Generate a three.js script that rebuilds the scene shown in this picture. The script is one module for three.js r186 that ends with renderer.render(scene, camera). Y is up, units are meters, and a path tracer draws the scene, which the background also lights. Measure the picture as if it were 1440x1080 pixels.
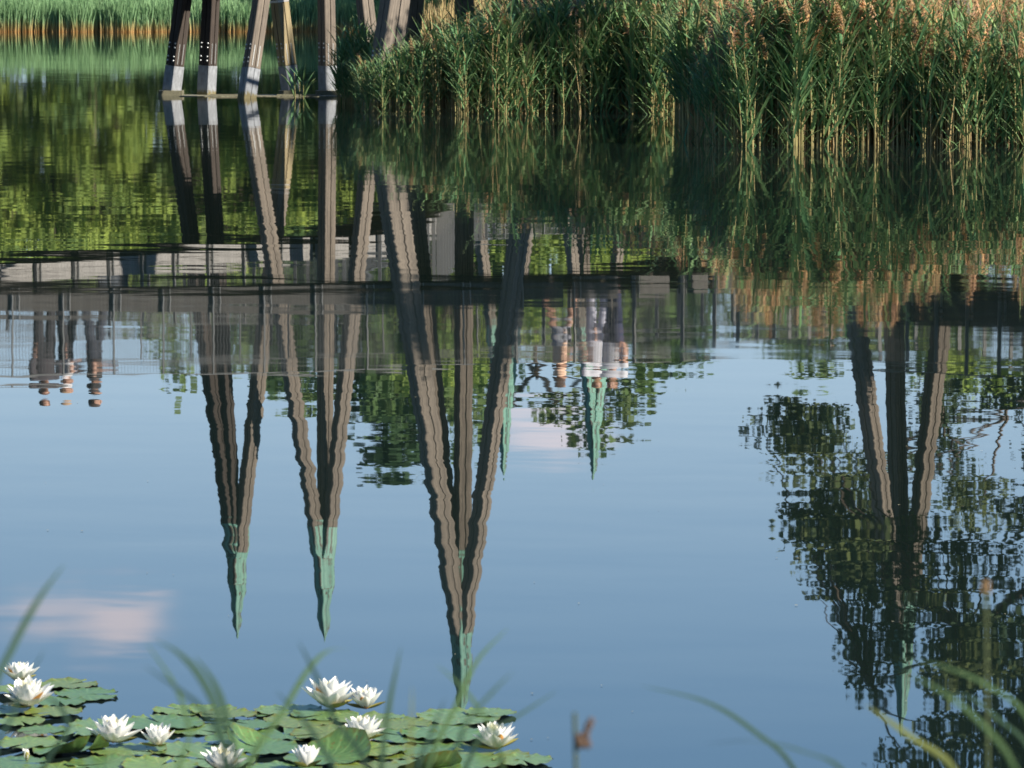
import * as THREE from 'three';
import { mergeGeometries, mergeVertices } from 'three/addons/utils/BufferGeometryUtils.js';
import { createNoise2D, createNoise3D } from 'simplex-noise';

// ---------------------------------------------------------------- camera, sky, sun, exposure
const scene = new THREE.Scene();
const camera = new THREE.PerspectiveCamera(10.286, 4 / 3, 0.3, 9000);
camera.position.set(0, 2, 0);
camera.rotation.x = -Math.atan(575 / 6000);
camera.focus = 24;
camera.userData.fStop = 19;
scene.add(camera);
const renderer = new THREE.WebGLRenderer({ antialias: true });
renderer.setSize(1024, 768);
renderer.toneMapping = THREE.LinearToneMapping;
renderer.toneMappingExposure = 2.4;
renderer.shadowMap.enabled = true;

function rng(seed) { let s = seed | 0; return () => { s = (s + 0x6d2b79f5) | 0; let t = Math.imul(s ^ (s >>> 15), 1 | s); t = (t + Math.imul(t ^ (t >>> 7), 61 | t)) ^ t; return ((t ^ (t >>> 14)) >>> 0) / 4294967296; }; }
const noise2 = createNoise2D(rng(7)), noise3 = createNoise3D(rng(8));
const { lerp, clamp, smoothstep, degToRad } = THREE.MathUtils;

function makeSky() {
  const W = 2048, H = 1024, data = new Float32Array(W * H * 4);
  // radiance of clear air by elevation in degrees
  const stops = [[-90, .06, .08, .08], [0, .31, .395, .475], [3, .305, .405, .49], [5.5, .275, .385, .49], [8, .210, .335, .480], [11, .145, .280, .465], [20, .08, .19, .37], [45, .035, .10, .24], [90, .02, .065, .17]];
  const r = rng(21), clouds = [];
  // azimuth (from straight ahead, to the right), elevation, half width, half height, strength
  clouds.push([0.55, 6.05, 0.62, 0.22, 0.75], [-5.35, 8.6, 0.55, 0.25, 0.8], [-6.2, 8.45, 0.7, 0.2, 0.55]);
  for (let k = 0; k < 46; k++) { const az = 12 + r() * 336; clouds.push([az > 180 ? az - 360 : az, 4 + 26 * r() * r(), .7 + 2.4 * r(), .2 + .5 * r(), .4 + .5 * r()]); }
  for (let y = 0; y < H; y++) {
    const el = ((y + .5) / H - .5) * 180;
    let k = 0; while (k < stops.length - 2 && el > stops[k + 1][0]) k++;
    const a = stops[k], b = stops[k + 1], t = k === 0 && el < 0 ? (el > -2 ? (el + 2) / 2 : 0) : clamp((el - a[0]) / (b[0] - a[0]), 0, 1);
    const base = [1, 2, 3].map((c) => lerp(a[c], b[c], t));
    for (let x = 0; x < W; x++) {
      const az = ((x + .5) / W - .25) * 360, o = (y * W + x) * 4;
      let m = 0;
      if (el > 1 && el < 40) for (const [ca, ce, hw, hh, s] of clouds) {
        let da = az - ca; da = ((da + 540) % 360) - 180;
        if (Math.abs(da) > hw * 2.6 || Math.abs(el - ce) > hh * 4) continue;
        const n = .35 * noise2(az * .9, el * 2.2) + .2 * noise2(az * 2.3 + 9, el * 5);
        const q = Math.hypot(da / hw, (el - ce) / (el > ce ? hh * 1.3 : hh)) + n;
        m = Math.max(m, s * (1 - smoothstep(q, .55, 1.7)));
      }
      const cl = [.60, .53, .56];
      for (let c = 0; c < 3; c++) data[o + c] = lerp(base[c], cl[c], m);
      data[o + 3] = 1;
    }
  }
  const t = new THREE.DataTexture(data, W, H, THREE.RGBAFormat, THREE.FloatType);
  t.mapping = THREE.EquirectangularReflectionMapping; t.magFilter = THREE.LinearFilter; t.needsUpdate = true;
  return t;
}
const sky = makeSky();
scene.background = sky; scene.environment = sky;

const sun = new THREE.DirectionalLight(new THREE.Color(1, .92, .80), 5);
sun.name = 'sun';
const SUN = new THREE.Vector3(.68, .60, .42).normalize();
sun.position.set(0, 3, -66).addScaledVector(SUN, 120);
sun.target.position.set(0, 3, -66);
sun.castShadow = true; sun.shadow.mapSize.set(4096, 4096);
Object.assign(sun.shadow.camera, { left: -60, right: 60, top: 90, bottom: -90, near: 1, far: 300 });
scene.add(sun, sun.target);

// ---------------------------------------------------------------- helpers
const V = (x, y, z) => new THREE.Vector3(x, y, z);
const counts = new Map();
function numbered(n) { const k = counts.get(n) ?? 0; counts.set(n, k + 1); return k ? n + '_' + String(k).padStart(3, '0') : n; }
function tag(o, label, category, group) { Object.assign(o.userData, { label, category }); if (group) o.userData.group = group; return o; }
function mesh(name, geo, mat, parent) { const m = new THREE.Mesh(geo, mat); m.name = parent ? name : numbered(name); m.castShadow = m.receiveShadow = true; (parent ?? scene).add(m); return m; }
function thing(name, label, category, pos = [0, 0, 0], group) { const g = new THREE.Group(); g.name = numbered(name); g.position.set(...pos); tag(g, label, category, group); scene.add(g); return g; }
function structure(o) { o.userData.kind = 'structure'; return o; }
function stuff(name, geo, mat, count, place, label, category, parent) {
  const im = new THREE.InstancedMesh(geo, mat, count), m = new THREE.Matrix4(), q = new THREE.Quaternion(), e = new THREE.Euler(), c = new THREE.Color();
  for (let i = 0; i < count; i++) { const p = place(i); e.set(p.rx ?? 0, p.ry ?? 0, p.rz ?? 0, 'YXZ'); q.setFromEuler(e); const s = p.s ?? 1; m.compose(V(...p.pos), q, V(s * (p.sx ?? 1), s * (p.sy ?? 1), s * (p.sx ?? 1))); im.setMatrixAt(i, m); const k = p.c ?? [1, 1, 1]; im.setColorAt(i, c.setRGB(...k)); }
  im.castShadow = im.receiveShadow = true; im.name = parent ? name : numbered(name); im.userData.kind = 'stuff';
  if (label) tag(im, label, category);
  (parent ?? scene).add(im); return im;
}
function geom(pos, idx, col, uv) {
  const g = new THREE.BufferGeometry();
  g.setAttribute('position', new THREE.Float32BufferAttribute(pos, 3));
  if (uv) g.setAttribute('uv', new THREE.Float32BufferAttribute(uv, 2));
  if (col) g.setAttribute('color', new THREE.Float32BufferAttribute(col, 3));
  g.setIndex(idx); g.computeVertexNormals(); return g;
}
function tint(g, rgb) { const n = g.attributes.position.count, a = new Float32Array(n * 3); for (let i = 0; i < n; i++) a.set(rgb, i * 3); g.setAttribute('color', new THREE.BufferAttribute(a, 3)); return g; }
// a strip along points, with its half width at each point, creased a little along the middle
function ribbon(pts, halfW, side, crease, colors) {
  const pos = [], idx = [], col = [], uv = [], up = V(0, 0, 0), tan = V(0, 0, 0), s = V(0, 0, 0);
  let len = 0;
  pts.forEach((p, i) => {
    tan.subVectors(pts[Math.min(i + 1, pts.length - 1)], pts[Math.max(i - 1, 0)]).normalize();
    s.copy(side).addScaledVector(tan, -side.dot(tan)).normalize(); up.crossVectors(tan, s);
    const w = halfW[i], cr = crease * w; if (i) len += p.distanceTo(pts[i - 1]);
    for (const k of [-1, 0, 1]) { pos.push(p.x + s.x * w * k + (k ? up.x * cr : 0), p.y + s.y * w * k + (k ? up.y * cr : 0), p.z + s.z * w * k + (k ? up.z * cr : 0)); uv.push(k * w, len); if (colors) col.push(...colors[i]); }
    if (i) { const a = (i - 1) * 3, b = i * 3; for (const k of [0, 1]) idx.push(a + k, a + k + 1, b + k, b + k, a + k + 1, b + k + 1); }
  });
  return geom(pos, idx, colors ? col : null, uv);
}
// a tapering round stem along points
function stemTube(pts, radii, sides, colors) {
  const pos = [], idx = [], col = [], uv = [], tan = V(0, 0, 0), a = V(0, 0, 0), b = V(0, 0, 0); let len = 0;
  pts.forEach((p, i) => {
    tan.subVectors(pts[Math.min(i + 1, pts.length - 1)], pts[Math.max(i - 1, 0)]).normalize();
    a.set(Math.abs(tan.y) > .9 ? 1 : 0, Math.abs(tan.y) > .9 ? 0 : 1, 0).cross(tan).normalize(); b.crossVectors(tan, a); if (i) len += p.distanceTo(pts[i - 1]);
    for (let k = 0; k <= sides; k++) { const t = k / sides * Math.PI * 2, c = Math.cos(t) * radii[i], d = Math.sin(t) * radii[i]; pos.push(p.x + a.x * c + b.x * d, p.y + a.y * c + b.y * d, p.z + a.z * c + b.z * d); uv.push(k / sides * 6.28 * radii[0], len); if (colors) col.push(...colors[i]); }
    if (i) for (let k = 0; k < sides; k++) { const m = (i - 1) * (sides + 1) + k, n = m + sides + 1; idx.push(m, n, m + 1, m + 1, n, n + 1); }
  });
  return geom(pos, idx, colors ? col : null, uv);
}
function canvasTexture(w, h, draw, repeatX = 1, repeatY = 1, srgb = true) {
  const c = document.createElement('canvas'); c.width = w; c.height = h; const g = c.getContext('2d'), im = g.createImageData(w, h);
  for (let y = 0; y < h; y++) for (let x = 0; x < w; x++) { const v = draw(x / w, y / h, x, y), o = (y * w + x) * 4; for (let k = 0; k < 3; k++) im.data[o + k] = clamp(v[k], 0, 1) * 255; im.data[o + 3] = 255; }
  g.putImageData(im, 0, 0);
  const t = new THREE.CanvasTexture(c); t.wrapS = t.wrapT = THREE.RepeatWrapping; t.repeat.set(repeatX, repeatY); t.magFilter = THREE.LinearFilter; if (srgb) t.colorSpace = THREE.SRGBColorSpace; return t;
}
// noise that repeats on the unit square
function loop2(u, v, fu, fv, z) { const a = u * Math.PI * 2, b = v * Math.PI * 2; return .5 * noise3(Math.cos(a) * fu + z, Math.sin(a) * fu, Math.cos(b) * fv) + .5 * noise3(Math.sin(b) * fv + z, Math.cos(a) * fu + 3, Math.sin(a) * fu); }
const mixc = (a, b, t) => a.map((v, i) => lerp(v, b[i], t));
const std = (o) => new THREE.MeshStandardMaterial(o), phys = (o) => new THREE.MeshPhysicalMaterial(o);
const rgb = (r, g, b) => new THREE.Color().setRGB(r, g, b);

// wood grain: streaks along v
const grain = (seed, lo, hi) => canvasTexture(256, 1024, (u, v) => {
  const s = .5 + .28 * loop2(u, v, 4.5, .5, seed) + .22 * loop2(u, v, 11, .9, seed + 5) + .2 * loop2(u, v, 26, 2.2, seed + 9) + .12 * loop2(u, v, .8, 2.5, seed + 2);
  const crack = loop2(u, v, 15, .7, seed + 20) > .52 ? .6 : 1;
  return [0, 1, 2].map((c) => lerp(lo[c], hi[c], clamp(s, 0, 1)) * crack);
}, 1 / .7, 1 / 2.8);
const mat = {
  wood: std({ map: grain(1, [.26, .235, .21], [.53, .485, .43]), roughness: .85 }),
  woodSunlit: std({ map: grain(31, [.40, .36, .27], [.61, .555, .42]), roughness: .85 }),  // ochre stands in for sunlight on a lower leg
  woodDarkShaded: std({ map: grain(51, [.13, .11, .10], [.28, .24, .21]), roughness: .9 }),  // darker copy of the wood, carrying the shade of two pylon legs
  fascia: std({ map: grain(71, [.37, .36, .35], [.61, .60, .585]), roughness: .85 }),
  fasciaShaded: std({ map: grain(81, [.17, .165, .16], [.36, .35, .335]), roughness: .9 }),  // darker copy of the fascia, with the front arm's shade in its colour
  concrete: std({ map: canvasTexture(256, 256, (u, v) => { const n = .52 + .06 * loop2(u, v, 2, 2, 3) + .05 * loop2(u, v, 9, 9, 5) + .03 * loop2(u, v, 30, 30, 8), y = (1 - v) * 1.1 - (v < .54 ? 1.1 : 0);
    const alga = 1 - smoothstep(y + .05 * loop2(u, v, 5, 2, 40) + .03 * loop2(u, v, 16, 9, 44), .05, .10), drip = .25 * smoothstep(loop2(u, v, 14, .8, 60), .2, .6);   // the stain that the water level leaves
    return mixc([n * .93 * (1 - drip), n * .96 * (1 - drip), n * (1 - drip)], [.38, .34, .20], alga * .85); }, 1 / .9, 1 / 1.1), roughness: .8 }),
  concreteAlgae: std({ map: canvasTexture(128, 128, (u, v) => { const n = .38 + .16 * loop2(u, v, 4, 4, 3) + .1 * loop2(u, v, 14, 14, 5); return [n, n * .97, n * .78]; }, 2, 2), roughness: .85 }),
  copper: std({ map: canvasTexture(256, 512, (u, v) => {
    const n = .5 + .35 * loop2(u, v, 3, .8, 11) + .25 * loop2(u, v, 9, 1.6, 13), b = smoothstep(loop2(u, v, 1.3, 1.0, 19) + .35 * loop2(u, v, 6, 1.4, 17), .08, .45);
    return [lerp(lerp(.24, .50, n), .27, b), lerp(lerp(.42, .66, n), .25, b), lerp(lerp(.38, .58, n), .215, b)];
  }, 1 / .8, 1 / 2.2), roughness: .62, metalness: 0 }),
  steel: std({ color: rgb(.42, .42, .42), roughness: .42, metalness: .85 }),
  bolt: std({ color: rgb(.50, .52, .52), roughness: .38, metalness: .6 }),
  rail: std({ color: rgb(.16, .16, .155), roughness: .5, metalness: .5 }),
  net: std({ color: rgb(.10, .10, .10), roughness: .5, metalness: .5 }),
  panel: std({ color: rgb(.035, .045, .06), roughness: .6 }),
  bark: std({ map: grain(91, [.20, .17, .14], [.42, .36, .30]), roughness: .95 }),
  plant: phys({ vertexColors: true, roughness: .66, transmission: .34, thickness: 0, specularIntensity: .28, side: THREE.DoubleSide }),
  leaf: phys({ vertexColors: true, roughness: .9, transmission: .34, thickness: 0, specularIntensity: .25, side: THREE.DoubleSide }),
};

// ---------------------------------------------------------------- ground and water
const pondDepth = (x, d) => Math.min(d - 6.6, 151.4 - d + .5 * noise2(x * .15, 3), Math.max(-.028 * d + .4 - x, 68.5 - d), x + 27, 46 - x);
function groundHeight(x, d) {
  const s = pondDepth(x, d) + .5 * noise2(x * .12, d * .12);
  if (s > 0) return -Math.min(1.3, s * .22);
  return Math.min(-s * .14, .42 + .12 * noise2(x * .08, d * .08)) + (d > 160 ? Math.min(26, (d - 160) * .018) : 0);
}
{
  const N = 220, pos = [], idx = [], uv = [];
  const w = (u) => 75 * u + 3200 * Math.pow(Math.abs(u), 7) * Math.sign(u);
  for (let j = 0; j <= N; j++) for (let i = 0; i <= N; i++) { const x = w(i / N * 2 - 1), d = 78 + 1.15 * w(j / N * 2 - 1), y = groundHeight(x, d); pos.push(x, y, -d); uv.push(x, d); }
  for (let j = 0; j < N; j++) for (let i = 0; i < N; i++) { const a = j * (N + 1) + i, b = a + N + 1; idx.push(a, a + 1, b, b, a + 1, b + 1); }
  const g = geom(pos, idx, null, uv);
  const t = canvasTexture(512, 512, (u, v) => { const n = .5 + .3 * loop2(u, v, 3, 3, 1) + .25 * loop2(u, v, 12, 12, 2) + .2 * loop2(u, v, 40, 40, 4); return [lerp(.22, .40, n), lerp(.26, .44, n), lerp(.14, .22, n)]; }, 1 / 6, 1 / 6);
  structure(mesh('ground', g, std({ map: t, roughness: 1 })));
}
function rippleMap(N, tile, seed, kMin, kMax, waves) {
  const r = rng(seed), data = new Float32Array(N * N * 4), list = [];
  while (list.length < waves) {
    const mag = kMin * Math.pow(kMax / kMin, r()), th = Math.PI / 2 + (r() + r() + r() - 1.5) * 1.15, i = Math.round(mag * Math.cos(th)), j = Math.round(mag * Math.sin(th));
    if (!i && !j) continue;
    const k = Math.hypot(i, j); list.push([i, j, r() * 6.283, Math.pow(k / kMin, -.45) / Math.sqrt(waves) * 1.6, k]);
  }
  const sx = new Float32Array(N * N), sy = new Float32Array(N * N);
  for (const [i, j, ph, amp, k] of list) for (let y = 0; y < N; y++) for (let x = 0; x < N; x++) { const c = Math.cos((i * x + j * y) / N * 6.283185307 + ph) * amp; sx[y * N + x] += c * i / k; sy[y * N + x] += c * j / k; }
  for (let p = 0; p < N * N; p++) { const e = clamp(1 + 1.5 * loop2((p % N) / N, Math.floor(p / N) / N, .7, 1.1, 3) + .7 * loop2((p % N) / N, Math.floor(p / N) / N, 2.2, 3.2, 6), .12, 2.6); data[p * 4] = .5 - .5 * e * sx[p]; data[p * 4 + 1] = .5 - .5 * e * sy[p]; data[p * 4 + 2] = 1; data[p * 4 + 3] = 1; }
  const t = new THREE.DataTexture(data, N, N, THREE.RGBAFormat, THREE.FloatType); t.wrapS = t.wrapT = THREE.RepeatWrapping; t.magFilter = THREE.LinearFilter; t.repeat.set(1 / tile, 1 / tile); t.needsUpdate = true; return t;
}
{
  const X0 = -70, X1 = 62, D0 = 4, D1 = 157, NX = 200, ND = 620, pos = [], nor = [], uv = [], uv1 = [], idx = [];
  for (let j = 0; j <= ND; j++) {
    const d = D0 * Math.pow(D1 / D0, j / ND);
    for (let i = 0; i <= NX; i++) {
      const u = i / NX * 2 - 1, x = -4 + 14 * u + 52 * Math.pow(u, 5);
      pos.push(x, 0, -d); uv.push(x, d); uv1.push((x - X0) / (X1 - X0), (d - D0) / (D1 - D0));
      const e = .05, h = (a, b) => .00030 * noise2(a * .55, b * .9) + .00010 * noise2(a * 1.6 + 40, b * 2.4);
      nor.push(-(h(x + e, d) - h(x - e, d)) / (2 * e), 1, (h(x, d + e) - h(x, d - e)) / (2 * e));
    }
  }
  for (let j = 0; j < ND; j++) for (let i = 0; i < NX; i++) { const a = j * (NX + 1) + i, b = a + NX + 1; idx.push(a, a + 1, b, b, a + 1, b + 1); }
  const g = geom(pos, idx, null, uv); g.setAttribute('uv1', new THREE.Float32BufferAttribute(uv1, 2)); g.setAttribute('normal', new THREE.Float32BufferAttribute(nor, 3)); g.normalizeNormals();
  // breeze: streaks where the finest ripples stand closer together
  const M = 1024, rd = new Float32Array(M * M * 4);
  for (let y = 0; y < M; y++) for (let x = 0; x < M; x++) {
    const d = D0 + (y + .5) / M * (D1 - D0), X = X0 + (x + .5) / M * (X1 - X0), wob = .8 * noise2(X * .12, 5) + .35 * noise2(X * .4, 9);
    const band = smoothstep(d + wob, 21.2, 22.3) * (1 - smoothstep(d + wob, 26.5, 30)), streak = smoothstep(noise2(X * .05, d * .16 + 30), .1, .8);
    const r = .012 + .017 * band * (.8 + .3 * noise2(X * .5, d * 1.2)) + .008 * streak * smoothstep(d, 24, 40) + .020 * smoothstep(d, 33, 48), o = (y * M + x) * 4; rd[o] = rd[o + 1] = rd[o + 2] = r; rd[o + 3] = 1;
  }
  const rt = new THREE.DataTexture(rd, M, M, THREE.RGBAFormat, THREE.FloatType); rt.magFilter = THREE.LinearFilter; rt.channel = 1; rt.needsUpdate = true;
  const water = phys({ color: rgb(.006, .011, .009), roughness: 1, roughnessMap: rt, ior: 1.333, normalMap: rippleMap(768, 5.2, 5, 4, 60, 80) });
  water.normalScale.set(.00036, .0006);
  structure(mesh('pond_water', g, water));
}

// ---------------------------------------------------------------- timber pylons
// a prism lofted along y between stations [y, size], its square section grooved down the middle of every face
function prism(stations, groove, phi) {
  const sec = [], g = groove;
  for (let k = 0; k < 4; k++) {
    const a = phi + k * Math.PI / 2, n = [Math.cos(a), Math.sin(a)], t = [-n[1], n[0]], P = (u, v) => sec.push([n[0] * u + t[0] * v, n[1] * u + t[1] * v]);
    P(.46, -.5); if (g) { P(.5, -.46); P(.5, -g); P(.5 - g * 1.4, -g); P(.5 - g * 1.4, g); P(.5, g); P(.5, .46); } else { P(.5, -.46); P(.5, .46); }
  }
  const pos = [], uv = [], idx = [], n = sec.length; let per = 0; const us = [0];
  for (let i = 0; i < n; i++) { const a = sec[i], b = sec[(i + 1) % n]; per += Math.hypot(a[0] - b[0], a[1] - b[1]); us.push(per); }
  const s0 = stations[0][1];
  for (let j = 0; j + 1 < stations.length; j++) for (let i = 0; i < n; i++) {
    const o = pos.length / 3, a = sec[i], b = sec[(i + 1) % n], [y0, w0] = stations[j], [y1, w1] = stations[j + 1];
    pos.push(a[0] * w0, y0, a[1] * w0, b[0] * w0, y0, b[1] * w0, b[0] * w1, y1, b[1] * w1, a[0] * w1, y1, a[1] * w1);
    uv.push(us[i] * s0, y0, us[i + 1] * s0, y0, us[i + 1] * s0, y1, us[i] * s0, y1); idx.push(o, o + 2, o + 1, o, o + 3, o + 2);
  }
  for (const [y, w, dn] of [[stations[0][0], s0, 1], [stations.at(-1)[0], stations.at(-1)[1], 0]]) {
    const o = pos.length / 3; pos.push(0, y, 0); uv.push(0, 0);
    for (let i = 0; i < n; i++) { pos.push(sec[i][0] * w, y, sec[i][1] * w); uv.push(sec[i][0] * w, sec[i][1] * w); }
    for (let i = 0; i < n; i++) { const p = o + 1 + i, q = o + 1 + (i + 1) % n; dn ? idx.push(o, p, q) : idx.push(o, q, p); }
  }
  return geom(pos, idx, null, uv);
}
const boltGeo = new THREE.SphereGeometry(.017, 8, 5, 0, Math.PI * 2, 0, Math.PI / 2), stripGeo = new THREE.BoxGeometry(.012, .34, .006), padGeo = new THREE.BoxGeometry(.40, .16, .38), capBand = new THREE.BoxGeometry(1, 1, 1);
function pylonLeg(parent, base, apex, o) {
  const B = V(base[0], 0, -base[1]), A = V(apex[0], apex[1], -apex[2]), L = A.distanceTo(B), y = A.clone().sub(B).normalize(), x = V(1, 0, 0).addScaledVector(y, -y.x).normalize(), z = V(0, 0, 0).crossVectors(x, y);
  const s = o.size ?? .225, top = o.top ?? s * .84, phi = degToRad(o.phi ?? 50), cap = L * (o.cap ?? .97);
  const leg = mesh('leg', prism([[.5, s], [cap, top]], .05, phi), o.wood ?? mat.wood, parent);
  leg.applyMatrix4(new THREE.Matrix4().makeBasis(x, y, z).setPosition(B.sub(parent.position)));
  if (o.clad) mesh('copper_sleeve', prism([[L * o.clad, top * 1.1], [cap - .03, top * 1.1]], 0, phi), mat.copper, leg);
  mesh('concrete_shoe', prism([[-.6, s * 1.04], [.495, s * 1.04]], o.slit ? .035 : 0, phi), mat.concrete, leg);
  if (o.sunlitSleeve) { mesh('sunlit_sleeve', prism([[.51, s * 1.012], [1.56, s * 1.03]], .05, phi), mat.woodSunlit, leg); mesh('strap', prism([[1.56, s * 1.06], [1.60, s * 1.06]], 0, phi), mat.steel, leg); }  // added sleeve; its ochre paints the sunlit length below the deck's shadow
  if (o.pad) { const p = mesh('footing', padGeo, mat.concreteAlgae, leg); p.quaternion.setFromRotationMatrix(leg.matrix).invert(); p.position.set(0, 0, 0); }
  if (o.bolts !== false) for (const k of [0, 1]) {
    const a = phi + k * Math.PI / 2, n = V(Math.cos(a), 0, Math.sin(a)), t = V(-n.z, 0, n.x);
    if (k) for (const hh of [.58, .65, .80, .87]) for (const w of [-.30, .30]) { const b = mesh('bolt', boltGeo, mat.bolt, leg); b.position.copy(n).multiplyScalar(s * .5).addScaledVector(t, s * w).setY(hh); b.quaternion.setFromUnitVectors(V(0, 1, 0), n); }
    else for (const w of [-.2, .24]) { const b = mesh('steel_plate_edge', stripGeo, mat.bolt, leg); b.position.copy(n).multiplyScalar(s * .5).addScaledVector(t, s * w).setY(.70); b.quaternion.setFromUnitVectors(V(0, 0, 1), n); }
  }
  return leg;
}
// the legs meet a little below the top; a slim copper spire closes them
function pylon(label, apex, meet, legs, w = .33) {
  const g = thing('bridge_pylon', label, 'pylon', [apex[0], 0, -apex[2]], 'timber bridge pylons');
  for (const [b, o] of legs) pylonLeg(g, b, meet, o);
  const s = mesh('copper_spire', prism([[meet[1] * .9, w], [meet[1] * .9 + .05, w], [lerp(meet[1], apex[1], .4), w * .56], [apex[1] - .3, .07], [apex[1], .012]], .03, degToRad(50)), mat.copper, g); s.position.set(meet[0] - apex[0], 0, 0);
  return g;
}
const p1 = pylon('grey timber tripod pylon with two shade-darkened legs side by side in the open water', [-4.66, 9.27, 71.5], [-4.65, 8.0, 71.4], [
  [[-5.70, 71.5], { pad: 1, wood: mat.woodDarkShaded, phi: 42, cap: .97, clad: .885 }], [[-5.12, 71.6], { wood: mat.woodDarkShaded, phi: 34, clad: .89 }], [[-3.70, 71.6], { pad: 1, sunlitSleeve: 1, cap: 1.02, clad: .955, phi: 52 }]]);  // first two legs have their shade put into the wood colour
pylon('grey timber tripod pylon whose slit concrete shoe stands beside the reed edge', [-3.18, 9.32, 71.3], [-3.17, 8.15, 71.2], [
  [[-4.33, 69.8], { slit: 1, phi: 56, cap: 1.0, clad: .88 }], [[-3.08, 71.5], { pad: 1, phi: 52, cap: .97, clad: .88 }], [[-2.24, 70.2], { phi: 58, bolts: false, clad: .885 }]]);
pylon('tall thick-legged timber pylon rising out of the reeds', [-.76, 9.85, 65.5], [-.78, 8.35, 65.5], [
  [[-1.98, 63.7], { size: .36, top: .2, phi: 58, cap: 1.03 }], [[-1.72, 67.6], { size: .24, top: .2, phi: 58 }], [[-.74, 67.4], { size: .24, top: .21, phi: 66, clad: .84 }], [[.37, 64.0], { size: .24, top: .2, phi: 40 }]]);
pylon('distant timber pylon behind the walkers on the deck', [1.83, 9.35, 95], [1.83, 8.1, 95], [[[.79, 93], { clad: .72 }], [[1.36, 96.6], { clad: .72 }], [[2.89, 94], { clad: .72 }]]);
pylon('distant slender timber pylon half hidden by the thick-legged one', [-.19, 9.34, 96], [-.19, 8.1, 96], [[[-1.18, 95], { clad: .72 }], [[.83, 96.4], { clad: .74 }], [[.2, 97.5], { clad: .74 }]]);
pylon('timber pylon standing against the big dark tree', [6.06, 9.8, 65.5], [6.06, 8.4, 65.5], [[[4.69, 63.9], { size: .25, top: .21, phi: 40 }], [[7.22, 67.6], { size: .25, top: .21, phi: 56 }], [[6.0, 68.2], { size: .25, top: .21 }]]);
// the low concrete slab that ties the shoes together, just awash
{
  const g = thing('foundation_slab', 'low concrete foundation slab awash between the pylon shoes', 'slab', [-4.0, 0, -71.2]);
  const s = mesh('slab', new THREE.BoxGeometry(3.0, .6, 1.1), mat.concreteAlgae, g); s.position.y = -.292;
  for (const [x, w] of [[-.75, .5], [.45, .7]]) { const e = mesh('kerb_beam', new THREE.BoxGeometry(w, .03, .1), mat.concreteAlgae, g); e.position.set(x, .018, .3); }
}

// ---------------------------------------------------------------- footbridge: arms of planked deck with net railings
const PAN = .78;
const fasciaGeo = new THREE.BoxGeometry(PAN - .012, .145, .05), postGeo = new THREE.BoxGeometry(.018, 1.22, .06), railGeo = new THREE.BoxGeometry(PAN, .045, .06), brFlat = new THREE.BoxGeometry(.016, .33, .035), brStep = new THREE.BoxGeometry(.12, .014, .03);
const bracketGeo = mergeGeometries([brFlat.clone().translate(-.07, 0, 0), brFlat.clone().translate(.05, 0, 0), ...[-.12, -.04, .04, .12].map((y) => brStep.clone().translate(-.01, y, 0))]);
const netGeo = (() => { const l = []; for (let k = 0; k < 16; k++) l.push(new THREE.BoxGeometry(.003, .96, .003).translate(-PAN / 2 + .024 + k * .049, .48, 0)); for (let k = 0; k < 19; k++) l.push(new THREE.BoxGeometry(PAN, .003, .003).translate(0, .02 + k * .05, .0032)); return mergeGeometries(l); })();
const plankGeo = new THREE.BoxGeometry(.14, .05, 1);
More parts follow.
